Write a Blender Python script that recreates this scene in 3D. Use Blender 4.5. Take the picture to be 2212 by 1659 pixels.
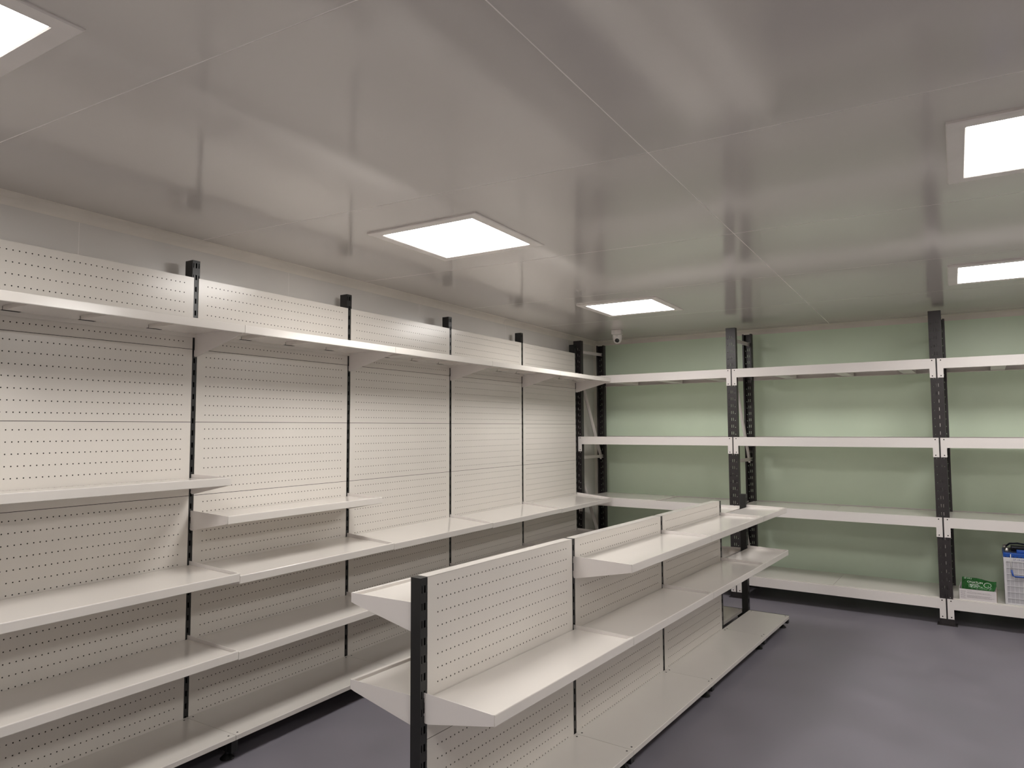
import bpy, bmesh, math, random
from mathutils import Matrix, Vector

for o in list(bpy.data.objects):
    bpy.data.objects.remove(o, do_unlink=True)
scene = bpy.context.scene
COL = scene.collection
random.seed(7)

# ------------------------------------------------------------------ camera
FPX = 1505.0
cam_data = bpy.data.cameras.new('camera')
cam_data.sensor_fit = 'HORIZONTAL'
cam_data.sensor_width = 36.0
cam_data.lens = FPX * 36.0 / 2212.0
cam_data.clip_start = 0.02
cam = bpy.data.objects.new('camera', cam_data)
COL.objects.link(cam)
YAW, PITCH, ROLL = math.radians(-31.6231), math.radians(3.6366), math.radians(-0.2607)
fw = Vector((math.sin(YAW) * math.cos(PITCH), math.cos(YAW) * math.cos(PITCH), math.sin(PITCH)))
r0 = Vector((math.cos(YAW), -math.sin(YAW), 0))
u0 = r0.cross(fw)
rt = r0 * math.cos(ROLL) + u0 * math.sin(ROLL)
up = -r0 * math.sin(ROLL) + u0 * math.cos(ROLL)
M = Matrix((rt, up, -fw)).transposed().to_4x4()
M.translation = Vector((2.9701, -1.9754, 1.4110))
cam.matrix_world = M
scene.camera = cam

# ------------------------------------------------------------------ world, exposure
world = bpy.data.worlds.new('world')
scene.world = world
world.use_nodes = True
world.node_tree.nodes['Background'].inputs[0].default_value = (0.5, 0.5, 0.5, 1)
world.node_tree.nodes['Background'].inputs[1].default_value = 0.0
scene.view_settings.view_transform = 'Standard'
scene.view_settings.look = 'None'
scene.view_settings.gamma = 1.0
scene.view_settings.use_curve_mapping = False
scene.view_settings.exposure = 0.0
LAMP = 24.0                      # radiance of the ceiling panels
LAMP_COL = (1.0, 0.965, 0.925)
scene.cycles.diffuse_bounces = 8
scene.cycles.max_bounces = 14

# ------------------------------------------------------------------ materials
MATS = {}


def mat(name, col, rough=0.4, spec=0.5, metal=0.0, var=0.04, scale=6.0, bump=0.0, bscale=200.0, rvar=0.0, coat=0.0):
    m = bpy.data.materials.new(name)
    m.use_nodes = True
    nt = m.node_tree
    b = nt.nodes['Principled BSDF']
    b.inputs['Roughness'].default_value = rough
    b.inputs['Specular IOR Level'].default_value = spec
    b.inputs['Metallic'].default_value = metal
    b.inputs['Coat Weight'].default_value = coat
    b.inputs['Coat Roughness'].default_value = 0.08
    tc = nt.nodes.new('ShaderNodeTexCoord')
    n = nt.nodes.new('ShaderNodeTexNoise')
    n.inputs['Scale'].default_value = scale
    n.inputs['Detail'].default_value = 4
    nt.links.new(tc.outputs['Object'], n.inputs['Vector'])
    r = nt.nodes.new('ShaderNodeMapRange')
    r.inputs[1].default_value = 0.3
    r.inputs[2].default_value = 0.7
    r.inputs[3].default_value = 1 - var
    r.inputs[4].default_value = 1 + var
    nt.links.new(n.outputs['Fac'], r.inputs[0])
    v = nt.nodes.new('ShaderNodeVectorMath')
    v.operation = 'SCALE'
    v.inputs[0].default_value = col
    nt.links.new(r.outputs[0], v.inputs['Scale'])
    nt.links.new(v.outputs[0], b.inputs['Base Color'])
    if rvar:
        r2 = nt.nodes.new('ShaderNodeMapRange')
        r2.inputs[1].default_value = 0.3
        r2.inputs[2].default_value = 0.7
        r2.inputs[3].default_value = rough - rvar
        r2.inputs[4].default_value = rough + rvar
        nt.links.new(n.outputs['Fac'], r2.inputs[0])
        nt.links.new(r2.outputs[0], b.inputs['Roughness'])
    if bump:
        n2 = nt.nodes.new('ShaderNodeTexNoise')
        n2.inputs['Scale'].default_value = bscale
        nt.links.new(tc.outputs['Object'], n2.inputs['Vector'])
        bp = nt.nodes.new('ShaderNodeBump')
        bp.inputs['Strength'].default_value = bump
        bp.inputs['Distance'].default_value = 0.002
        nt.links.new(n2.outputs['Fac'], bp.inputs['Height'])
        nt.links.new(bp.outputs[0], b.inputs['Normal'])
    MATS[name] = m
    return m


mat('panel_white', (0.70, 0.665, 0.62), 0.22, 0.5, var=0.015, scale=3)
mat('shelf_white', (0.73, 0.695, 0.655), 0.13, 0.5, var=0.015, scale=3)
mat('deck_white', (0.68, 0.65, 0.61), 0.15, 0.5, var=0.02, scale=3)
mat('rack_white', (0.78, 0.74, 0.72), 0.35, 0.5, var=0.015, scale=3)
mat('post_black', (0.012, 0.012, 0.012), 0.38, 0.5, var=0.1)
mat('rack_black', (0.027, 0.0225, 0.0235), 0.40, 0.5, var=0.1)
mat('ceiling_paint', (0.60, 0.57, 0.545), 0.12, 0.85, var=0.02, scale=1.2, rvar=0.015)
mat('seal_white', (0.93, 0.89, 0.86), 0.5, 0.4)
mat('wall_paint', (0.76, 0.73, 0.70), 0.22, 0.5, var=0.03, scale=1.5)
mat('cove_paint', (0.83, 0.78, 0.72), 0.40, 0.4, var=0.04, scale=5)
mat('wall_green', (0.75, 0.87, 0.70), 0.38, 0.4, var=0.03, scale=2.0, bump=0.05, bscale=60)
mat('wall_plain', (0.78, 0.76, 0.73), 0.4, 0.4)
mat('floor_vinyl', (0.195, 0.183, 0.212), 0.42, 0.4, var=0.08, scale=3.5, bump=0.06, bscale=90, rvar=0.06)
mat('base_dark', (0.035, 0.035, 0.038), 0.5)
mat('lamp_frame', (0.80, 0.76, 0.73), 0.35)
mat('cam_white', (0.74, 0.71, 0.68), 0.35)
mat('glass_black', (0.004, 0.004, 0.004), 0.08, 0.6)
mat('bolt_and_gap_shade', (0.01, 0.01, 0.01), 0.8, 0.1)  # black of the rack bolts, and painted shade at rib ends
mat('cavity_shade', (0.028, 0.025, 0.022), 0.8, 0.1)  # shade of the space behind the panels, put into the colour
mat('screw_dark', (0.03, 0.028, 0.026), 0.4, metal=0.4)
mat('screw_steel', (0.55, 0.53, 0.50), 0.3, metal=0.9)
mat('carton_white', (0.70, 0.66, 0.67), 0.55, 0.3)
mat('carton_brown', (0.30, 0.21, 0.12), 0.8, 0.2)
mat('print_grey', (0.24, 0.20, 0.22), 0.7, 0.2)
mat('sachet_green', (0.022, 0.115, 0.028), 0.18, 0.6, var=0.35, scale=30, bump=0.9, bscale=55)
mat('sachet_grey', (0.16, 0.20, 0.15), 0.22, 0.6, var=0.2, scale=25, bump=0.6, bscale=60)
mat('ink_white', (0.72, 0.78, 0.70), 0.5)
mat('pouch_red', (0.20, 0.012, 0.03), 0.3)
mat('pouch_black', (0.012, 0.011, 0.012), 0.3)
mat('batt_recess_shade', (0.47, 0.46, 0.49), 0.45)
mat('batt_white', (0.66, 0.65, 0.67), 0.4)
mat('batt_blue', (0.012, 0.075, 0.36), 0.3)
mat('batt_navy', (0.006, 0.010, 0.035), 0.3)
mat('cord_white', (0.75, 0.74, 0.72), 0.6)
mat('ink_blue', (0.01, 0.02, 0.16), 0.6)


def emis(name, col, s):
    m = bpy.data.materials.new(name)
    m.use_nodes = True
    nt = m.node_tree
    nt.nodes.remove(nt.nodes['Principled BSDF'])
    e = nt.nodes.new('ShaderNodeEmission')
    e.inputs[0].default_value = (*col, 1)
    e.inputs[1].default_value = s
    nt.links.new(e.outputs[0], nt.nodes['Material Output'].inputs[0])
    MATS[name] = m


emis('lamp_glow', LAMP_COL, LAMP)

# ------------------------------------------------------------------ mesh helpers


class MB:
    """collects shapes into one mesh"""

    def __init__(self):
        self.v = []
        self.f = []

    def quad(self, a, b, c, d):
        n = len(self.v)
        self.v += [a, b, c, d]
        self.f.append((n, n + 1, n + 2, n + 3))
        return self

    def box(self, x0, x1, y0, y1, z0, z1, r=0.0):
        if r:
            bm = bmesh.new()
            bmesh.ops.create_cube(bm, size=1.0)
            for v in bm.verts:
                v.co = Vector(((x0 + x1) / 2 + v.co.x * (x1 - x0), (y0 + y1) / 2 + v.co.y * (y1 - y0),
                               (z0 + z1) / 2 + v.co.z * (z1 - z0)))
            bmesh.ops.bevel(bm, geom=bm.edges[:], offset=r, segments=2, affect='EDGES', profile=0.6)
            self.bm(bm)
            return self
        n = len(self.v)
        self.v += [(x0, y0, z0), (x1, y0, z0), (x1, y1, z0), (x0, y1, z0),
                   (x0, y0, z1), (x1, y0, z1), (x1, y1, z1), (x0, y1, z1)]
        for q in ((0, 3, 2, 1), (4, 5, 6, 7), (0, 1, 5, 4), (1, 2, 6, 5), (2, 3, 7, 6), (3, 0, 4, 7)):
            self.f.append(tuple(n + i for i in q))
        return self

    def bm(self, bm, mtx=None):
        n = len(self.v)
        bm.verts.index_update()
        for v in bm.verts:
            c = mtx @ v.co if mtx else v.co
            self.v.append(tuple(c))
        for f in bm.faces:
            self.f.append(tuple(n + v.index for v in f.verts))
        bm.free()
        return self

    def prism_xz(self, pts, y0, y1):
        """closed polygon in x-z swept along y"""
        n = len(self.v)
        k = len(pts)
        self.v += [(x, y0, z) for x, z in pts] + [(x, y1, z) for x, z in pts]
        for i in range(k):
            j = (i + 1) % k
            self.f.append((n + i, n + j, n + k + j, n + k + i))
        self.f.append(tuple(n + i for i in reversed(range(k))))
        self.f.append(tuple(n + k + i for i in range(k)))
        return self

    def loft(self, rings, close=True, caps=True):
        n = len(self.v)
        k = len(rings[0])
        for r in rings:
            self.v += [tuple(p) for p in r]
        for a in range(len(rings) - 1):
            for i in range(k if close else k - 1):
                j = (i + 1) % k
                self.f.append((n + a * k + i, n + a * k + j, n + (a + 1) * k + j, n + (a + 1) * k + i))
        if caps:
            self.f.append(tuple(n + i for i in reversed(range(k))))
            self.f.append(tuple(n + (len(rings) - 1) * k + i for i in range(k)))
        return self

    def lathe(self, prof, seg=24, c=(0, 0, 0)):
        rings = []
        for r, z in prof:
            rings.append([(c[0] + r * math.cos(2 * math.pi * i / seg), c[1] + r * math.sin(2 * math.pi * i / seg), c[2] + z)
                          for i in range(seg)])
        return self.loft(rings)

    def tube(self, pts, r, seg=8):
        rings = []
        for i, p in enumerate(pts):
            p = Vector(p)
            d = (Vector(pts[min(i + 1, len(pts) - 1)]) - Vector(pts[max(i - 1, 0)])).normalized()
            a = d.orthogonal().normalized() if abs(d.x) > 0.99 else d.cross(Vector((1, 0, 0))).normalized()
            b = d.cross(a)
            rings.append([tuple(p + a * (r * math.cos(2 * math.pi * k / seg)) + b * (r * math.sin(2 * math.pi * k / seg))) for k in range(seg)])
        return self.loft(rings)

    def mesh(self, name, material, smooth=False):
        me = bpy.data.meshes.new(name)
        me.from_pydata(self.v, [], self.f)
        me.materials.append(MATS[material])
        bm = bmesh.new()
        bm.from_mesh(me)
        bmesh.ops.recalc_face_normals(bm, faces=bm.faces[:])
        bm.to_mesh(me)
        bm.free()
        if smooth:
            for p in me.polygons:
                p.use_smooth = True
        me.update()
        return me


def obj(name, me, parent=None, loc=(0, 0, 0), rz=0.0, ry=0.0):
    o = bpy.data.objects.new(name, me)
    COL.objects.link(o)
    o.parent = parent
    o.location = loc
    o.rotation_euler = (0, ry, rz)
    return o


def empty(name, loc=(0, 0, 0), rz=0.0):
    o = bpy.data.objects.new(name, None)
    o.empty_display_size = 0.1
    COL.objects.link(o)
    o.location = loc
    o.rotation_euler = (0, 0, rz)
    return o


def tag(o, label=None, cat=None, group=None, kind=None):
    if label:
        o['label'] = label
    if cat:
        o['category'] = cat
    if group:
        o['group'] = group
    if kind:
        o['kind'] = kind
    return o


# perforated plate: rectangle in (u, w) with rectangular cut-outs, given thickness along t
def plate_rect(mb, u0, u1, w0, w1, holes, t0, t1, axes='xz'):
    us = sorted({u0, u1, *[h[0] for h in holes], *[h[1] for h in holes]})
    ws = sorted({w0, w1, *[h[2] for h in holes], *[h[3] for h in holes]})
    us = [u for u in us if u0 <= u <= u1]
    ws = [w for w in ws if w0 <= w <= w1]
    nu, nw = len(us) - 1, len(ws) - 1
    ui = {u: i for i, u in enumerate(us)}
    wi = {w: i for i, w in enumerate(ws)}
    solid = [[True] * nw for _ in range(nu)]
    for h in holes:
        for i in range(ui[h[0]], ui[h[1]]):
            for j in range(wi[h[2]], wi[h[3]]):
                solid[i][j] = False

    def P(u, w, t):
        return (u, t, w) if axes == 'xz' else (t, u, w)
    # merge solid cells along w inside each column
    for i in range(nu):
        j = 0
        while j < nw:
            if not solid[i][j]:
                j += 1
                continue
            a = j
            while j < nw and solid[i][j]:
                j += 1
            ua, ub, wa, wb = us[i], us[i + 1], ws[a], ws[j]
            for t in (t0, t1):
                mb.quad(P(ua, wa, t), P(ub, wa, t), P(ub, wb, t), P(ua, wb, t))
            mb.quad(P(ua, wa, t0), P(ub, wa, t0), P(ub, wa, t1), P(ua, wa, t1))
            mb.quad(P(ua, wb, t0), P(ub, wb, t0), P(ub, wb, t1), P(ua, wb, t1))
    for i in range(nu + 1):
        for j in range(nw):
            l = solid[i - 1][j] if i > 0 else False
            r = solid[i][j] if i < nu else False
            if l != r:
                mb.quad(P(us[i], ws[j], t0), P(us[i], ws[j], t1), P(us[i], ws[j + 1], t1), P(us[i], ws[j + 1], t0))


HOLE_R = 0.0027
ROW = 0.0456
HP = 0.02195


def pegboard(width, height, rows):
    """perforated steel back panel: local x = outward, y = width, z = height; round holes closed by cups coloured as cavity shade"""
    mb = MB()
    n = int((width - 0.094) / HP) + 1
    y0 = (width - (n - 1) * HP) / 2
    z0 = (height - (rows - 1) * ROW) / 2
    ang = [math.pi / 8 + i * math.pi / 4 for i in range(8)]
    for t in (0.0,):
        # border strips
        ya, yb = y0 - HP / 2, y0 + (n - 0.5) * HP
        za, zb = z0 - ROW / 2, z0 + (rows - 0.5) * ROW
        mb.quad((t, 0, 0), (t, width, 0), (t, width, za), (t, 0, za))
        mb.quad((t, 0, zb), (t, width, zb), (t, width, height), (t, 0, height))
        mb.quad((t, 0, za), (t, ya, za), (t, ya, zb), (t, 0, zb))
        mb.quad((t, yb, za), (t, width, za), (t, width, zb), (t, yb, zb))
        for r in range(rows):
            cz = z0 + r * ROW
            # plain bands above and below the row of holes
            h = HP / 2
            mb.quad((t, ya, cz - ROW / 2), (t, yb, cz - ROW / 2), (t, yb, cz - h), (t, ya, cz - h))
            mb.quad((t, ya, cz + h), (t, yb, cz + h), (t, yb, cz + ROW / 2), (t, ya, cz + ROW / 2))
            for k in range(n):
                cy = y0 + k * HP
                b = len(mb.v)
                mb.v += [(t, cy + h, cz + h), (t, cy - h, cz + h), (t, cy - h, cz - h), (t, cy + h, cz - h)]
                mb.v += [(t, cy + HOLE_R * math.cos(a), cz + HOLE_R * math.sin(a)) for a in ang]
                # octagon verts 0..7 at 22.5,67.5,112.5 ...
                mb.f += [(b, b + 4, b + 5), (b + 1, b + 6, b + 7), (b + 2, b + 8, b + 9), (b + 3, b + 10, b + 11),
                         (b, b + 5, b + 6, b + 1), (b + 1, b + 7, b + 8, b + 2), (b + 2, b + 9, b + 10, b + 3), (b + 3, b + 11, b + 4, b)]
    dark = len(mb.f)  # dark cups paint in the unlit cavity behind each hole
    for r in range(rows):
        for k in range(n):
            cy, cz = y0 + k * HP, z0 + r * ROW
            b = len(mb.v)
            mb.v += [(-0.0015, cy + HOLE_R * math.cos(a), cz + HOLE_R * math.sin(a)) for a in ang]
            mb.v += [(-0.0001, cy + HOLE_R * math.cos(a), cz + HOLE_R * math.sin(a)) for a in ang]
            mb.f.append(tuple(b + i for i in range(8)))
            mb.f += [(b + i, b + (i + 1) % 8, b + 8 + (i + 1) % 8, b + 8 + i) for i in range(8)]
    mb.quad((-.0012, 0, -.004), (-.0012, width, -.004), (-.0012, width, .003), (-.0012, 0, .003))  # dark strip painted in for the shade in the seam between panels
    light = len(mb.f)
    # folded edges
    d = -0.014
    mb.quad((0, 0, height), (0, width, height), (d, width, height), (d, 0, height))
    mb.quad((0, 0, 0), (0, width, 0), (d, width, 0), (d, 0, 0))
    for y in (0, width):
        mb.quad((0, y, 0), (0, y, height), (-0.003, y, height), (-0.003, y, 0))
    me = bpy.data.meshes.new('back_panel')
    me.from_pydata(mb.v, [], mb.f)
    me.materials.append(MATS['panel_white'])
    me.materials.append(MATS['cavity_shade'])
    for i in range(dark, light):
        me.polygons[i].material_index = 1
    return me


SLOT = 0.0563


def slotted_post(w, d, h, both=False, z_first=0.05, name='upright_post'):
    """hollow black steel tube; local x: front at 0, back at -d; y: width; z 0..h; rows of slots in the front (and back)"""
    mb = MB()
    holes = []
    k = 0
    z = z_first
    while z + 0.03 < h:
        for c, ww in ((0.0, 0.0076), (-0.0135, 0.0036), (0.0135, 0.0036)):
            if abs(c) + ww / 2 < w / 2 - 0.001:
                holes.append((round(c - ww / 2, 5), round(c + ww / 2, 5), round(z, 5), round(z + 0.024, 5)))
        z += SLOT
    plate_rect(mb, -w / 2, w / 2, 0, h, holes, 0, -0.002, 'yz')
    if both:
        plate_rect(mb, -w / 2, w / 2, 0, h, holes, -d, -d + 0.002, 'yz')
    else:
        mb.box(-d, -d + 0.002, -w / 2, w / 2, 0, h)
    for s in (-1, 1):
        mb.box(-d + 0.002, -0.002, min(s * w / 2, s * (w / 2 - 0.002)), max(s * w / 2, s * (w / 2 - 0.002)), 0, h)
    mb.box(-d, 0, -w / 2, w / 2, h, h + 0.003)
    return mb.mesh(name, 'post_black')


CACHE = {}


def shelf_meshes(D, L, root):
    key = (D, L, root)
    if key in CACHE:
        return CACHE[key]
    pts = [(.004, -.02), (.004, 0), (D - .016, 0), (D - .0145, .010), (D - .012, .012), (D - .003, .012), (D - .001, .0112), (D, .009),
           (D, -.022), (D - .0015, -.024), (D - .014, -.024), (D - .014, -.022), (D - .003, -.022), (D - .003, -.003), (.006, -.003), (.006, -.02)]
    m = MB().prism_xz(pts, 0.0015, L - 0.0015).mesh('shelf', 'shelf_white')
    bp = [(-.004, .018), (.03, .0175), (D - .004, .0115), (D - .003, .010), (D - .003, -.021), (D - .02, -.026), (.016, -root), (.002, -root), (-.004, -root + .006),
          (-.004, -root + .03), (0, -root + .032), (0, -.012), (-.004, -.010)]
    b1 = MB().prism_xz(bp, 0.0, 0.0022).mesh('bracket', 'rack_white')
    rb = MB()
    x0, x1 = 0.125, D - 0.02
    rb.box(x0, x1, -.030, -.028, -.016, -.0031).box(x0, x1, .028, .030, -.016, -.0031).box(x0, x1, -.030, .030, -.018, -.016)
    r1 = rb.mesh('underside_rib', 'shelf_white')
    sl = MB().box(.107, .1245, -.030, .030, -.0186, -.0172).box(.1235, .1250, -.031, -.028, -.0185, -.0050).mesh('rib_end_shade', 'bolt_and_gap_shade')  # dark strips paint the shade in each rib's open end
    CACHE[key] = (m, b1, r1, sl)
    return CACHE[key]


def add_shelf(parent, x, y, z, D, L, root, tilt=0.0, flip=False, ribs=False):
    """one lift-off shelf: tray with front lip, two tapered side brackets, stiffening ribs underneath"""
    m, b, r, sl = shelf_meshes(D, L, root)
    if flip:
        o = obj('shelf', m, parent, (x, y + L, z), math.pi)
        if tilt:
            o.rotation_euler = (0, math.asin(tilt / D), math.pi)
    else:
        o = obj('shelf', m, parent, (x, y, z), 0.0, math.asin(tilt / D))
    obj('bracket', b, o, (0, -0.0007, 0))
    obj('bracket', b, o, (0, L - 0.0015, 0))
    if ribs:
        for f in (0.19, 0.455, 0.73):
            obj('underside_rib', r, o, (0, f * L, 0))
            obj('rib_end_shade', sl, o, (0, f * L, 0))
    return o


def deck_meshes(D, L):
    key = ('deck', D, L)
    if key in CACHE:
        return CACHE[key]
    pts = [(.0, -.02), (.0, 0), (D - .002, 0), (D, -.002), (D, -.021), (D - .012, -.021), (D - .012, -.019), (D - .003, -.019), (D - .003, -.003),
           (.003, -.003), (.003, -.02)]
    m = MB().prism_xz(pts, 0.001, L - 0.001).mesh('base_deck', 'deck_white')
    s = MB().lathe([(0.0042, -0.0005), (0.0042, 0.0008), (0.0030, 0.0013)], 10).mesh('bolt', 'screw_dark')
    CACHE[key] = (m, s)
    return CACHE[key]


def add_deck(parent, x, y, z, D, L, flip=False):
    m, s = deck_meshes(D, L)
    o = obj('base_deck', m, parent, (x, y + (L if flip else 0), z), math.pi if flip else 0)
    for py in (0.022, L - 0.022):
        obj('bolt', s, o, (D - 0.020, py, 0))
        obj('bolt', s, o, (0.020, py, 0))
    return o


def base_leg(parent, x, y, D, flip=False, name='base_leg'):
    key = ('leg', D)
    if key not in CACHE:
        mb = MB()
        mb.box(0, D - .035, -.017, .017, .036, .086, .002)
        mb.box(D - .037, D - .004, -.016, .016, .034, .086, .002)
        CACHE[key] = mb.mesh('base_leg', 'post_black')
        CACHE['foot'] = MB().lathe([(.030, 0), (.030, .004), (.012, .020), (.009, .021), (.009, .040)], 14).mesh('levelling_foot', 'post_black')
    o = obj(name, CACHE[key], parent, (x, y, 0), math.pi if flip else 0)
    obj('levelling_foot', CACHE['foot'], o, (D - .052, 0, 0))
    obj('levelling_foot', CACHE['foot'], o, (.03, 0, 0))
    return o


# ================================================================== the room
XL, XR, YF = -0.115, 4.60, -3.30


def ceil_z(x, y):
    return 2.33465 - 0.0032137 * x - 0.0043674 * y


RK0 = Vector((-0.0152, 4.0765, 0.0))
RHO = math.radians(-2.6929)
RUX = Vector((math.cos(RHO), math.sin(RHO), 0))
RUY = Vector((-math.sin(RHO), math.cos(RHO), 0))


def rk(s, d, z=0.0):
    p = RK0 + RUX * s + RUY * d
    return Vector((p.x, p.y, z))


def back_d(s):
    return 0.626 + 0.0182 * (s - 0.2)


def back_y(x):
    """y of the green wall's face at a given x"""
    A, B = rk(-0.3, back_d(-0.3)), rk(5.0, back_d(5.0))
    t = (x - A.x) / (B.x - A.x)
    return A.y + t * (B.y - A.y)


# floor
mb = MB()
mb.v += [(XL - .1, YF - .1, 0), (XR + .1, YF - .1, 0), (XR + .1, 4.95, 0), (XL - .1, 4.95, 0),
         (XL - .1, YF - .1, -.08), (XR + .1, YF - .1, -.08), (XR + .1, 4.95, -.08), (XL - .1, 4.95, -.08)]
mb.f += [(0, 1, 2, 3), (7, 6, 5, 4), (0, 4, 5, 1), (1, 5, 6, 2), (2, 6, 7, 3), (3, 7, 4, 0)]
tag(obj('floor', mb.mesh('floor', 'floor_vinyl')), kind='structure')

# ceiling: slab above, panels below with sealed joints
mb = MB()
cs = [(XL - .1, YF - .1), (XR + .1, YF - .1), (XR + .1, 4.95), (XL - .1, 4.95)]
mb.v += [(x, y, ceil_z(x, y) + .0004) for x, y in cs] + [(x, y, ceil_z(x, y) + .08) for x, y in cs]
mb.f += [(3, 2, 1, 0), (4, 5, 6, 7), (0, 1, 5, 4), (1, 2, 6, 5), (2, 3, 7, 6), (3, 0, 4, 7)]
ceiling = tag(obj('ceiling', mb.mesh('ceiling', 'seal_white')), kind='structure')
XJ = 2.168
yl = [-3.35, -2.10, -0.990, 0.088, 1.212, 2.352, 3.455, 4.487, 4.93]
yr = [-3.30, -2.03, -0.910, 0.200, 1.328, 2.392, 3.425, 4.440, 4.92]
G = 0.0020


def ceiling_panel(q):
    cx = sum(p[0] for p in q) / 4
    cy = sum(p[1] for p in q) / 4
    q = [(x + (G if x < cx else -G), y + (G if y < cy else -G)) for x, y in q]
    mb = MB()
    mb.v += [(x, y, ceil_z(x, y)) for x, y in q] + [(x, y, ceil_z(x, y) + .0003) for x, y in q]
    mb.f += [(3, 2, 1, 0), (4, 5, 6, 7), (0, 1, 5, 4), (1, 2, 6, 5), (2, 3, 7, 6), (3, 0, 4, 7)]
    obj('ceiling_panel', mb.mesh('ceiling_panel', 'ceiling_paint'), ceiling)


for i in range(len(yl) - 1):
    dx = XJ - XL
    def ly(x, i):
        return yl[i] + (yr[i] - yl[i]) * (x + .05) / (XJ + .05)
    ceiling_panel([(XL - .05, ly(XL - .05, i)), (XJ, yr[i]), (XJ, yr[i + 1]), (XL - .05, ly(XL - .05, i + 1))])
    ceiling_panel([(XJ, yr[i]), (XR + .05, yr[i]), (XR + .05, yr[i + 1]), (XJ, yr[i + 1])])

# left wall: backing with sandwich panels and pale joints
wl = tag(obj('wall_left', MB().box(XL - .10, XL - .0005, YF - .1, 4.95, 0, 2.42).mesh('wall_left', 'seal_white')), kind='structure')
ys = [YF - .1, -2.72, -1.59, -0.461, 0.655, 1.801, 2.94, 4.08, 4.95]
for a, b in zip(ys, ys[1:]):
    obj('wall_panel', MB().box(XL - .0004, XL, a + .0015, b - .0015, 0, 2.36).mesh('wall_panel', 'wall_paint'), wl)
tag(obj('wall_right', MB().box(XR, XR + .1, YF - .1, 4.95, 0, 2.42).mesh('wall_right', 'wall_plain')), kind='structure')
tag(obj('wall_front', MB().box(XL - .1, XR + .1, YF - .1, YF, 0, 2.42).mesh('wall_front', 'wall_plain')), kind='structure')
mb = MB()
A, B = rk(-0.3, back_d(-0.3)), rk(5.0, back_d(5.0))
A2, B2 = A + RUY * .1, B + RUY * .1
mb.v += [(p.x, p.y, z) for z in (0, 2.42) for p in (A, B, B2, A2)]
mb.f += [(3, 2, 1, 0), (4, 5, 6, 7), (0, 1, 5, 4), (1, 2, 6, 5), (2, 3, 7, 6), (3, 0, 4, 7)]
tag(obj('wall_back', mb.mesh('wall_back', 'wall_green')), kind='structure')


def cove(name, P, Q, inward, r=0.043):
    """concave quarter-round strip along P-Q (points on the wall face, at ceiling height)"""
    mb = MB()
    rings = []
    for p in (P, Q):
        ring = []
        for k in range(9):
            a = math.pi / 2 * k / 8
            off = r * (1 - math.sin(a)) if True else 0
            drop = r * (1 - math.cos(a))
            ring.append(Vector(p) + inward * (off * .985 + .001) - Vector((0, 0, drop + .0006)))
        ring.append(Vector(p) + inward * .0005 - Vector((0, 0, r + .003)))
        ring.append(Vector(p) + inward * -.001 - Vector((0, 0, r + .003)))
        ring.append(Vector(p) + inward * -.001 + Vector((0, 0, .001)))
        ring.append(Vector(p) + inward * (r + .003) + Vector((0, 0, .001)))
        ring.append(Vector(p) + inward * (r + .003) - Vector((0, 0, .0006)))
        rings.append(ring)
    mb.loft(rings)
    o = tag(obj(name, mb.mesh(name, 'cove_paint')), kind='structure')
    return o


yc = back_y(XL)
ysplit = 2.905
X1 = Vector((1, 0, 0))
cove('trim_1', (XL, YF, ceil_z(XL, YF)), (XL, ysplit - .0015, ceil_z(XL, ysplit)), X1)
cove('trim_2', (XL, ysplit + .0015, ceil_z(XL, ysplit)), (XL, yc - .01, ceil_z(XL, yc)), X1)
BW = (B - A).normalized()
BN = Vector((BW.y, -BW.x, 0))
pA = A + BW * (0.30 - 0.10)
pA = Vector((XL, back_y(XL), 0))
pB = Vector((XR, back_y(XR), 0))
cove('trim_3', (pA.x, pA.y, ceil_z(pA.x, pA.y)), (pB.x, pB.y, ceil_z(pB.x, pB.y)), BN)
# vertical cove in the corner
mb = MB()
rings = []
for z in (0, ceil_z(XL, yc) - .02):
    ring = []
    for k in range(9):
        a = math.pi / 2 * k / 8
        u, w = 0.043 * (1 - math.sin(a)), 0.043 * (1 - math.cos(a))
        p = Vector((XL, yc, z)) + X1 * (u + .0005) + BN * (w + .0005)
        ring.append(p)
    ring.append(Vector((XL - .001, yc + .001, z)))
    rings.append(ring)
tag(obj('trim_4', mb.loft(rings).mesh('trim_4', 'cove_paint')), kind='structure')
# baseboards
mb = MB()
q = [pA, pB, pB + BN * .012, pA + BN * .012]
mb.v += [(p.x, p.y, z) for z in (0.0, .095) for p in q]
mb.f += [(3, 2, 1, 0), (4, 5, 6, 7), (0, 1, 5, 4), (1, 2, 6, 5), (2, 3, 7, 6), (3, 0, 4, 7)]
tag(obj('baseboard_back', mb.mesh('baseboard_back', 'base_dark')), kind='structure')
tag(obj('baseboard_left', MB().box(XL, XL + .012, YF, yc - .05, 0, .075).mesh('baseboard_left', 'base_dark')), kind='structure')

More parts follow.
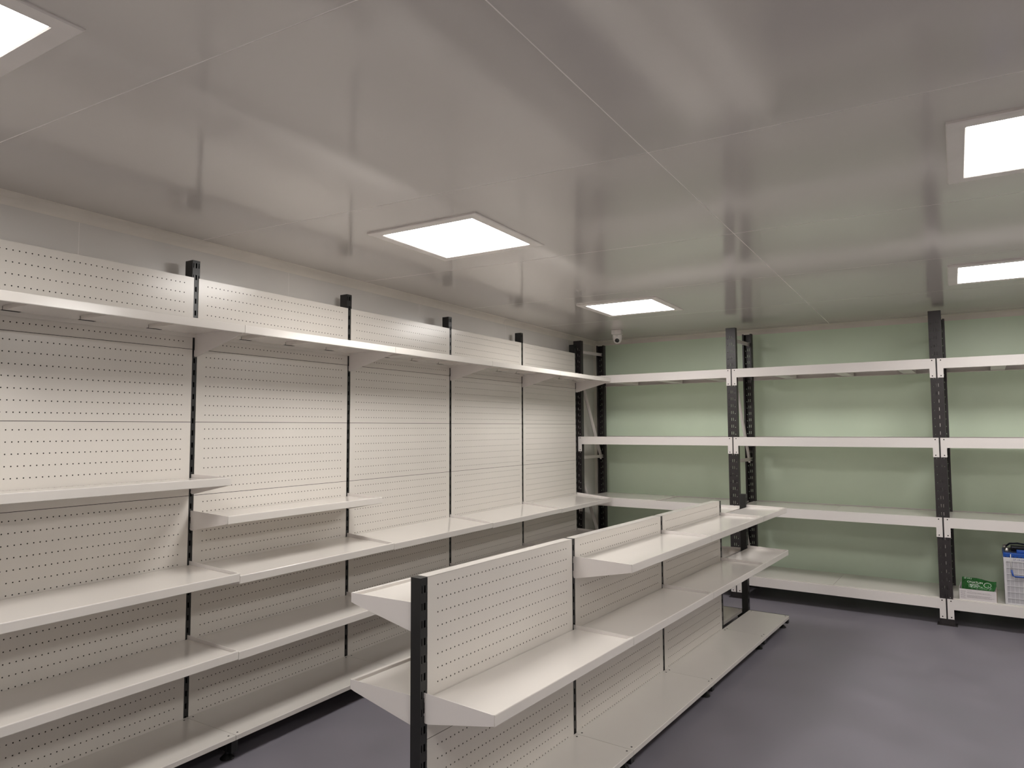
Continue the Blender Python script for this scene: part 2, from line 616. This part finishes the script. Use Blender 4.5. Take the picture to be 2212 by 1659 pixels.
# ================================================================== ceiling lights
fo, fi = 0.307, 0.2535
mb = MB()
prof = [(fo, 0.004), (fo, -0.005), (fo - .004, -0.008), (fi + .004, -0.008), (fi, -0.006), (fi, 0.004)]
rings = []
for r, z in prof:
    rings.append([(-r, -r, z), (r, -r, z), (r, r, z), (-r, r, z)])
mb.loft(rings, caps=False)
frame_me = mb.mesh('frame', 'lamp_frame')
diff_me = MB().box(-fi, fi, -fi, fi, -0.0055, 0.001).mesh('diffuser', 'lamp_glow')
for x, y, rot, lab in (
        (1.0081, 0.7201, 0.6, 'square lit ceiling panel above the aisle beside the wall shelving'),
        (1.0056, 2.9266, 0.1, 'square lit ceiling panel nearest the small dome camera'),
        (3.3238, 0.7485, -0.8, 'larger-looking square lit ceiling panel cut by the right picture edge'),
        (3.3386, 2.9167, -0.6, 'narrow-looking lit ceiling panel over the far rack, cut by right edge'),
        (1.0150, -1.4760, 0.6, 'lit ceiling panel of which one corner shows at top left'),
        (3.3200, -1.4600, 0.0, 'lit ceiling panel overhead behind the viewpoint, out of the picture')):
    t = tag(empty('ceiling_light', (x, y, ceil_z(x, y)), math.radians(rot)), lab, 'ceiling light', 'square light panels in the ceiling')
    obj('frame', frame_me, t)
    obj('diffuser', diff_me, t)

# ================================================================== shelving run along the left wall
wall_run = tag(empty('wall_shelving'), 'tall white perforated-back shelving run with black slotted posts along the grey wall', 'shelving')
W = 1.0
PH = 0.33967
PZ = [0.0881 + PH * i for i in range(6)]
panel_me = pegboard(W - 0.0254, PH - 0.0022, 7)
post_me = slotted_post(0.0385, 0.056, 2.206, z_first=0.033)
for i in range(-1, 5):
    obj('upright_post', post_me, wall_run, (-0.003, i * W + 0.0127, 0.0))
for i in range(-1, 4):
    for z in PZ:
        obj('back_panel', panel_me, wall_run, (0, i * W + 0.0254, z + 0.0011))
y0 = 0.0127
for i in range(-1, 4):
    add_shelf(wall_run, 0.0, i * W + y0, 1.861, 0.36, W, 0.110, ribs=True)
add_shelf(wall_run, 0.0, -1 * W + y0, 1.188, 0.285, W, 0.074)
add_shelf(wall_run, 0.0, 0 * W + y0, 1.020, 0.270, W, 0.072, 0.004)
for i, z, t in ((-1, 0.791, .013), (0, 0.787, .020), (1, 0.790, .026), (2, 0.788, .028), (3, 0.785, .028)):
    add_shelf(wall_run, 0.0, i * W + y0, z, 0.36, W, 0.108, t)
for i, z in ((-1, 0.457), (0, 0.453), (1, 0.452), (2, 0.451), (3, 0.451)):
    add_shelf(wall_run, 0.0, i * W + y0, z, 0.36, W, 0.108, .008)
for i in range(-1, 4):
    add_deck(wall_run, 0.001, i * W + y0, 0.108, 0.352, W)
for i in range(-1, 5):
    base_leg(wall_run, -0.002, i * W + y0, 0.352)

# ================================================================== island in the middle
A_I = 0.066
island = tag(empty('island_shelving', (1.5007, -0.1409, 0), -A_I), 'low double-sided white shelving island with black posts on the bare floor', 'shelving')
WI = 0.9615
TH = 0.0455                        # front-to-back spacing of the two panel faces
ipost = slotted_post(0.041, 0.0435, 0.918, both=True, z_first=0.027)
POS = [0, WI, 2 * WI, 3 * WI, 3 * WI + 0.575]
for s in POS:
    obj('upright_post', ipost, island, (-0.001, s, 0.0))
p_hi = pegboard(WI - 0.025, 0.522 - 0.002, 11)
p_lo = pegboard(WI - 0.025, 0.340 - 0.002, 7)
cover = MB().box(-TH + .0005, -.0005, .0125, WI - .0125, .9205, .9225).mesh('top_cover', 'shelf_white')
for k in range(3):
    for me, z in ((p_hi, 0.400), (p_lo, 0.060)):
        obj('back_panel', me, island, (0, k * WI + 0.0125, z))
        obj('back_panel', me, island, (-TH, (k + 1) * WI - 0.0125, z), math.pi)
    obj('top_cover', cover, island, (0, k * WI, 0))
for k in range(4):
    L = POS[k + 1] - POS[k]
    add_shelf(island, 0.0, POS[k], 0.532, 0.285, L, 0.078)
    if k > 0:
        add_shelf(island, 0.0, POS[k], 0.828, 0.282, L, 0.076)
    add_shelf(island, -TH, POS[k], 0.815, 0.312, L, 0.078, flip=True)
    add_shelf(island, -TH, POS[k], 0.512, 0.312, L, 0.078, flip=True)
    add_deck(island, 0.001, POS[k], 0.087, 0.276, L)
    add_deck(island, -TH - .001, POS[k], 0.087, 0.300, L, flip=True)
for s in POS:
    base_leg(island, 0.0, s, 0.276)
    base_leg(island, -TH, s, 0.300, flip=True)

# ================================================================== storage rack along the green wall
rack = tag(empty('storage_rack', RK0, RHO), 'white-beamed storage rack with black slotted uprights along the green wall', 'rack')
BAY = 1.4847
RP = [0, BAY, 2 * BAY, 3 * BAY]
RD = 0.530
RH = 2.250
RS = 0.0578
mb = MB()
holes = []
z = 0.075
while z < RH - 0.04:
    holes.append((-.0092, -.0056, round(z, 5), round(z + .024, 5)))
    holes.append((.0056, .0092, round(z, 5), round(z + .024, 5)))
    holes.append((-.0275, -.0215, round(z - .001, 5), round(z + .005, 5)))
    holes.append((.0215, .0275, round(z - .001, 5), round(z + .005, 5)))
    z += RS
hw = 0.0405
plate_rect(mb, -hw, hw, 0, RH, holes, 0, .002, 'xz')
for s in (-1, 1):
    mb.box(min(s * hw, s * (hw - .002)), max(s * hw, s * (hw - .002)), .002, .048, 0, RH)
    mb.box(min(s * hw, s * (hw - .014)), max(s * hw, s * (hw - .014)), .046, .048, 0, RH)
up_me = mb.mesh('upright', 'rack_black')
foot_me = MB().box(-.062, .062, -.012, .075, 0, .004).box(-.048, -.0415, -.004, .052, .004, .045).box(.0415, .048, -.004, .052, .004, .045).mesh('foot_plate', 'rack_black')
for s in RP:
    obj('upright', up_me, rack, (s, 0, 0.004))
    obj('upright', up_me, rack, (s, RD, 0.004), math.pi)
    obj('foot_plate', foot_me, rack, (s, 0, 0))
    obj('foot_plate', foot_me, rack, (s, RD, 0), math.pi)


def bar(a, b, w=.028, t=.018):
    a, b = Vector(a), Vector(b)
    d = (b - a).normalized()
    side = Vector((1, 0, 0))
    n = d.cross(side).normalized()
    mb = MB()
    # channel section: web plus two flanges
    for (s0, s1, n0, n1) in ((-t / 2, -t / 2 + .002, -w / 2, w / 2), (-t / 2, t / 2, -w / 2, -w / 2 + .002), (-t / 2, t / 2, w / 2 - .002, w / 2)):
        rings = []
        for p in (a, b):
            rings.append([p + side * s0 + n * n0, p + side * s1 + n * n0, p + side * s1 + n * n1, p + side * s0 + n * n1])
        mb.loft(rings)
    return mb.mesh('cross_brace', 'rack_white')


X_B = 0.014
braces = [bar((X_B, .02, 2.150), (X_B, RD - .02, 2.158)), bar((X_B, .02, 1.128), (X_B, RD - .02, 1.124)), bar((X_B, .02, 0.150), (X_B, RD - .02, 0.150)),
          bar((X_B - .02, .03, 2.00), (X_B - .02, RD - .03, 1.10)), bar((X_B - .02, .03, 1.02), (X_B - .02, RD - .03, .20))]
for s in RP:
    for b_ in braces:
        obj('cross_brace', b_, rack, (s, 0, 0))

BL = BAY - 0.010
mb = MB()
bh, th_ = 0.0725, 0.140
pts = [(0, 0), (BL, 0), (BL, -th_), (BL - .0385, -th_), (BL - .0385, -bh), (.0385, -bh), (.0385, -th_), (0, -th_)]
n = len(mb.v)
mb.prism_xz(pts, -.0045, -.0015)
mb.box(.042, BL - .042, -.0015, .032, -bh, -bh + .0025)
mb.box(.042, BL - .042, -.0015, .032, -.0245, -.0220)
mb.box(.042, BL - .042, -.0015, .004, -.003, 0)
beam_me = mb.mesh('beam', 'rack_white')
bolt_me = MB().lathe([(.0042, 0), (.0042, .0012), (.0028, .0018)], 10).mesh('bolt', 'bolt_and_gap_shade')
# lathe axis is z: turn it to face the front
for v in bolt_me.vertices:
    v.co = Vector((v.co.x, -v.co.z, v.co.y))
DK = BAY / 2 - 0.0235
deck_me = MB().box(0, DK - .002, 0, RD - .034, -.014, 0, .0018).mesh('deck_panel', 'deck_white')
rib_me = MB().box(-.045, .045, .0335, RD - .0335, -.0620, -.0150).mesh('deck_support', 'rack_white')
LEV = [1.9032, 1.3286, 0.7589, 0.1870]
DTOP = [1.8965, 1.3220, 0.7535, 0.1935]
for k in range(3):
    for li, z in enumerate(LEV):
        f = obj('beam', beam_me, rack, (RP[k] + .005, 0, z))
        r = obj('beam', beam_me, rack, (RP[k + 1] - .005, RD, z), math.pi)
        for bx_, bz in ((.022, -.013), (.022, -th_ + .014), (BL - .022, -.013), (BL - .022, -th_ + .014)):
            obj('bolt', bolt_me, f, (bx_, -.0045, bz))
        for h in (0, 1):
            dz, dx, rz = 0.0, 0.0, 0.0
            obj('deck_panel', deck_me, rack, (RP[k] + .0235 + h * DK, .006 if li == 3 else .014, DTOP[li]))
        for q_ in (.37, .825, 1.275):
            obj('deck_support', rib_me, rack, (RP[k] + q_, 0, DTOP[li]))
# the board lying loose on the deck beside the wall shelving
loose = MB().box(0, .735, 0, .47, 0, .011, .0015).mesh('deck_panel', 'deck_white')
lo = obj('deck_panel', loose, rack, (.052, .016, DTOP[2] + .0004), math.radians(-1.2))
lo['label'] = 'loose white shelf board lying on top of its deck'

# ================================================================== security camera on the ceiling
cx, cy = 0.437, 4.005
cz = ceil_z(cx, cy)
face = math.atan2(-1.9754 - cy, 2.9701 - cx) + math.pi / 2
sc = tag(empty('security_camera', (cx, cy, cz), face - 0.25), 'small white dome security camera hanging from the ceiling near the corner', 'camera')
obj('mounting_box', MB().box(-.046, .046, -.046, .046, -.043, .0, .005).mesh('mounting_box', 'cam_white'), sc)
obj('cover_plate', MB().box(-.013, .010, -.0475, -.046, -.031, -.010).mesh('cover_plate', 'lamp_frame'), sc)
body = [(.030, -.043), (.042, -.0445), (.0425, -.050)]
for k in range(0, 11):
    a = math.pi / 2 * k / 10
    body.append((max(.0425 * math.cos(a) ** .75, .001), -.060 - .068 * math.sin(a)))
obj('dome_body', MB().lathe(body, 32).mesh('dome_body', 'cam_white', True), sc)
ball = MB()
lens_dir = Vector((0.12, -0.86, -0.50)).normalized()
bm = bmesh.new()
bmesh.ops.create_uvsphere(bm, u_segments=24, v_segments=16, radius=.0285)
ball.bm(bm, Matrix.Translation(Vector((.004, -.019, -.092))))
eye = obj('lens_housing', ball.mesh('lens_housing', 'cam_white', True), sc)
bm = bmesh.new()
bmesh.ops.create_uvsphere(bm, u_segments=24, v_segments=16, radius=.0225)
lens = MB().bm(bm, Matrix.Translation(Vector((.004, -.019, -.092)) + lens_dir * .0105))
obj('lens', lens.mesh('lens', 'glass_black', True), eye)
obj('brand_strip', MB().box(-.006, .017, -.0432, -.0405, -.0600, -.0570).mesh('brand_strip', 'print_grey'), sc)

# ================================================================== things on the lowest shelf of the rack
ZT = DTOP[3]


def place(name, s, d, z, rot=0.0):
    p = rk(s, d, z)
    return empty(name, p, RHO + rot)


# white printed carton, open at the top
cw, cd, ch = 0.217, 0.245, 0.0745
ct = tag(place('carton', 3.0485, .010, ZT, math.radians(-0.3)), 'open white printed carton on the lowest shelf, holding packets', 'carton')
t_ = .0022
obj('front_wall', MB().box(0, cw, 0, t_, 0, ch).mesh('front_wall', 'carton_white'), ct)
obj('back_wall', MB().box(0, cw, cd - t_, cd, 0, ch).mesh('back_wall', 'carton_white'), ct)
obj('side_wall', MB().box(0, t_, t_, cd - t_, 0, ch).mesh('side_wall', 'carton_white'), ct)
sw = MB().box(cw - t_, cw, t_, cd - t_, 0, ch)
obj('side_wall', sw.mesh('side_wall', 'carton_white'), ct)
obj('bottom', MB().box(t_, cw - t_, t_, cd - t_, 0, .002).mesh('bottom', 'carton_brown'), ct)
obj('side_flap', MB().box(cw + .0006, cw + .0026, .012, cd - .02, .006, ch - .004).mesh('side_flap', 'carton_brown'), ct)
pr = MB()
rng = random.Random(3)
for (x0, x1, z0, z1, n_) in ((.008, .040, .010, .066, 9), (.046, .205, .016, .036, 4), (.046, .200, .046, .057, 2), (.046, .078, .060, .068, 1)):
    for i in range(n_):
        zz = z1 - (z1 - z0) * (i + .5) / n_
        x = x0
        end = x1 - rng.random() * .25 * (x1 - x0)
        while x < end:
            l = .003 + rng.random() * .007
            pr.box(x, min(x + l, end), -.0004, 0, zz - .0008, zz + .0008)
            x += l + .0018
obj('printed_lines', pr.mesh('printed_lines', 'print_grey'), ct)


def pillow(name, L, Wd, H, material, seg=26, fin=0.016, seed=1):
    """filled sachet: flat crimped ends, plump wrinkled middle (local x = length)"""
    rg = random.Random(seed)
    rings = []
    nx, na = seg, 20
    for i in range(nx + 1):
        u = i / nx
        x = -L / 2 + L * u
        e = min(u, 1 - u) * L
        k = 0 if e < fin else min(1, (e - fin) / (L * .22))
        k = math.sin(k * math.pi / 2) ** .8
        ring = []
        for j in range(na):
            a = 2 * math.pi * j / na
            ca, sa = math.cos(a), math.sin(a)
            y = Wd / 2 * (1.0 - .10 * k) * math.copysign(abs(ca) ** .8, ca)
            zz = (H / 2 * k * math.copysign(abs(sa) ** .9, sa)) + (.0006 if sa > 0 else -.0006)
            wr = .0016 * k * math.sin(9 * a + 23 * u + seed) + .0014 * k * (rg.random() - .5)
            ring.append((x, y, zz + wr))
        rings.append(ring)
    return MB().loft(rings).mesh(name, material, True)


def text_mesh(body, size, material, ext=.0003):
    cu = bpy.data.curves.new('lettering', 'FONT')
    cu.body = body
    cu.size = size
    cu.extrude = ext
    cu.align_x = 'CENTER'
    cu.align_y = 'CENTER'
    o = bpy.data.objects.new('lettering', cu)
    COL.objects.link(o)
    dg = bpy.context.evaluated_depsgraph_get()
    me = bpy.data.meshes.new_from_object(o.evaluated_get(dg))
    bpy.data.objects.remove(o, do_unlink=True)
    me.materials.clear()
    me.materials.append(MATS[material])
    return me


# green sachet lying tilted on top of the carton's contents
sx, sd = 3.0485 + .116, .010 + .092
sg = tag(place('sachet', sx, sd, ZT + .092), 'shiny green sachet with white lettering lying in the white carton', 'sachet')
sg.rotation_euler = (math.radians(42), math.radians(0), RHO + math.radians(-3))


def sachet_mesh():
    """plump foil bag: body swells in the middle, flat crimped fin along the back edge and both ends, irregular outline"""
    rg = random.Random(11)
    nx, ny = 40, 22
    L, Wd = .204, .118
    top, bot = [], []
    for i in range(nx + 1):
        u = i / nx
        rt_, rb_ = [], []
        # outline: tall at the left end, sagging to a narrow ear at the right
        yb = Wd / 2 * (1.0 - .06 * math.sin(3 * math.pi * u)) - (.022 * max(0, u - .45) ** 1.5 / .40)
        yf = -Wd / 2 * (.80 + .18 * math.sin(math.pi * u) ** .6)
        if u > .93:
            k_ = (u - .93) / .07
            yf = yf + (.052 * k_)
            yb = yb + .004 * k_
        for j in range(ny + 1):
            w = j / ny
            y = yf + (yb - yf) * w
            e = min(u * L, (1 - u) * L)
            k1 = min(1, max(0, (e - .012) / .040))
            k2 = min(1, max(0, (w - .0) / .22)) * min(1, max(0, (.80 - w) / .25))
            k = (math.sin(k1 * math.pi / 2) * math.sin(k2 * math.pi / 2)) ** .75
            wr = (.0022 * math.sin(41 * u + 9 * w) * math.sin(17 * w + 5 * u) + .0014 * math.sin(88 * u - 23 * w) + .0012 * (rg.random() - .5))
            lift = .006 * math.sin(2.2 * math.pi * u + .6) * (1 if w > .8 else w / .8)
            rt_.append((-L / 2 + L * u, y, .021 * k + wr * (.35 + k) + lift + .0006))
            rb_.append((-L / 2 + L * u, y, -.019 * k + wr * (.35 if k < .05 else .2) + lift - .0006))
        top.append(rt_)
        bot.append(rb_)
    mb = MB()
    N = ny + 1
    for g in (top, bot):
        n = len(mb.v)
        for r_ in g:
            mb.v += r_
        for i in range(nx):
            for j in range(ny):
                q_ = (n + i * N + j, n + (i + 1) * N + j, n + (i + 1) * N + j + 1, n + i * N + j + 1)
                mb.f.append(q_)
    o2 = (nx + 1) * N
    edge = [i * N for i in range(nx + 1)] + [nx * N + j for j in range(1, N)] + [i * N + ny for i in range(nx - 1, -1, -1)] + [j for j in range(ny - 1, 0, -1)]
    for p_, q_ in zip(edge, edge[1:] + edge[:1]):
        mb.f.append((p_, q_, o2 + q_, o2 + p_))
    return mb.mesh('pouch', 'sachet_green', True)


obj('pouch', sachet_mesh(), sg)
lt = obj('lettering', text_mesh('ONATUM', .0215, 'ink_white'), sg, (-.022, .000, .0262))
lt.rotation_euler = (0, 0, math.radians(-2))
lt = obj('lettering', text_mesh('(2 mL)', .0175, 'ink_white'), sg, (-.066, .043, .0128))
mb = MB()
for i in range(3):
    mb.box(-.060, -.005 + .012 * i, -.0165 - i * .0065, -.0150 - i * .0065, .0225 - i * .002, .0252 - i * .002)
obj('print_lines', mb.mesh('print_lines', 'ink_white'), sg)
mb = MB()
ring_o = [[(.052 + (.020 + dr) * math.cos(2 * math.pi * k / 28), -.012 + (.020 + dr) * math.sin(2 * math.pi * k / 28), zz) for dr, zz in
           ((0, .019), (.002, .019), (.002, .0245), (0, .0245))] for k in range(29)]
mb.loft(ring_o, caps=False)
obj('round_emblem', mb.mesh('round_emblem', 'ink_white'), sg)
# two more pouches just showing inside the carton
p1 = tag(place('packet', 3.0485 + .029, .010 + .030, ZT + .052), 'dark red packet peeking out of the white carton corner', 'packet', 'packets inside the carton')
p1.rotation_euler = (math.radians(16), math.radians(6), RHO)
obj('pouch', pillow('pouch', .046, .040, .026, 'pouch_red', fin=.005, seed=8), p1)
p2 = tag(place('packet', 3.0485 + .096, .010 + .026, ZT + .054), 'black packet just in front of the green sachet in the carton', 'packet', 'packets inside the carton')
p2.rotation_euler = (math.radians(14), 0, RHO)
obj('pouch', pillow('pouch', .080, .038, .030, 'pouch_black', fin=.006, seed=9), p2)
p3 = tag(place('packet', 3.0485 + .115, .010 + .135, ZT + .025), 'pale packet underneath the green sachet in the white carton', 'packet', 'packets inside the carton')
p3.rotation_euler = (0, 0, RHO)
obj('pouch', pillow('pouch', .170, .150, .040, 'carton_white', fin=.010, seed=10), p3)

# large battery with ribbed white case, blue lid and rope handle
bw, bd, bhh = 0.230, 0.250, 0.318
bt = tag(place('battery', 3.3126, .012, ZT, math.radians(1.0)), 'large white battery with blue lid and rope handle on the lowest shelf', 'battery')
mb = MB()
mb.box(.004, bw - .004, .004, bd - .004, .001, bhh - .010, .006)
case = obj('case', mb.mesh('case', 'batt_recess_shade'), bt)  # greyer than the ribs: recess shading of the cells put into the colour
mb = MB()
mb.box(0, bw, 0, bd, bhh - .026, bhh, .003)
mb.box(0, .016, 0, .0045, .002, bhh - .020, .002).box(bw - .016, bw, 0, .0045, .002, bhh - .020, .002)
mb.box(0, .0045, 0, .016, .002, bhh - .020, .002)
mb.box(0, bw, 0, .0045, .0, .010, .002)
obj('rim', mb.mesh('rim', 'batt_white'), case)
hr = MB().box(.012, bw - .012, .0005, .0045, -.0016, .0016).mesh('rib', 'batt_white')
vr = MB().box(-.0014, .0014, .0005, .0045, .006, bhh - .024).mesh('rib', 'batt_white')
for i in range(1, 8):
    obj('rib', hr, case, (0, 0, .002 + i * .0412))
for i in range(1, 9):
    obj('rib', vr, case, (.009 + i * .0243, 0, 0))
lid = obj('lid', MB().box(.001, bw - .001, .001, bd - .001, bhh, bhh + .030, .003).mesh('lid', 'batt_blue'), bt)
tooth = MB().prism_xz([(0, 0), (.009, 0), (.0045, .007)], -.0012, .0012).mesh('tooth', 'batt_navy')
for i in range(10):
    obj('tooth', tooth, lid, (.010 + i * .0215, .0005, bhh + .003))
obj('cell_cover', MB().box(.010, bw - .010, .028, bd - .010, bhh + .030, bhh + .036, .002).mesh('cell_cover', 'batt_navy'), lid)
obj('cell_cover', MB().box(.078, .148, .018, .060, bhh + .030, bhh + .050, .003).mesh('cell_cover', 'batt_blue'), lid)
obj('cell_cover', MB().box(.050, .135, .090, .190, bhh + .036, bhh + .062, .004).mesh('cell_cover', 'batt_navy'), lid)
term = MB().lathe([(.012, 0), (.012, .014), (.0095, .016), (.0095, .024), (.004, .026)], 16).mesh('terminal', 'screw_steel', True)
obj('terminal', term, lid, (.024, .048, bhh + .032))
obj('terminal', term, lid, (.016, .190, bhh + .036))
obj('terminal', term, lid, (bw - .024, .048, bhh + .032))
# black cable across the top
obj('cable', MB().tube([(.024, .19, bhh + .050), (.045, .185, bhh + .070), (.09, .175, bhh + .076), (.15, .165, bhh + .070), (.20, .150, bhh + .050)], .0065, 8).mesh('cable', 'batt_navy', True), lid)
obj('cable', MB().tube([(.030, .055, bhh + .052), (.055, .075, bhh + .050), (.10, .080, bhh + .054), (.17, .070, bhh + .050), (.205, .055, bhh + .048)], .005, 8).mesh('cable', 'pouch_black', True), lid)
hd = obj('handle', MB().tube([(.044, -.008, .236), (.049, -.010, .206), (.052, -.011, .197), (.060, -.011, .193), (.10, -.011, .194), (.150, -.011, .194),
                              (.172, -.011, .195), (.180, -.011, .200), (.184, -.010, .236)], .0055, 10).mesh('handle', 'batt_blue', True), bt)
obj('cord', MB().tube([(.043, .004, bhh + .026), (.042, -.004, bhh + .004), (.043, -.005, .290), (.044, -.007, .236)], .0024, 8).mesh('cord', 'cord_white', True), hd)
obj('cord', MB().tube([(.185, .004, bhh + .026), (.186, -.004, bhh + .004), (.186, -.005, .290), (.184, -.007, .236)], .0024, 8).mesh('cord', 'cord_white', True), hd)
tx = obj('lettering', text_mesh('27-10-25', .0165, 'ink_blue'), bt, (.086, -.0004, bhh - .013))
tx.rotation_euler = (math.pi / 2, 0, 0)
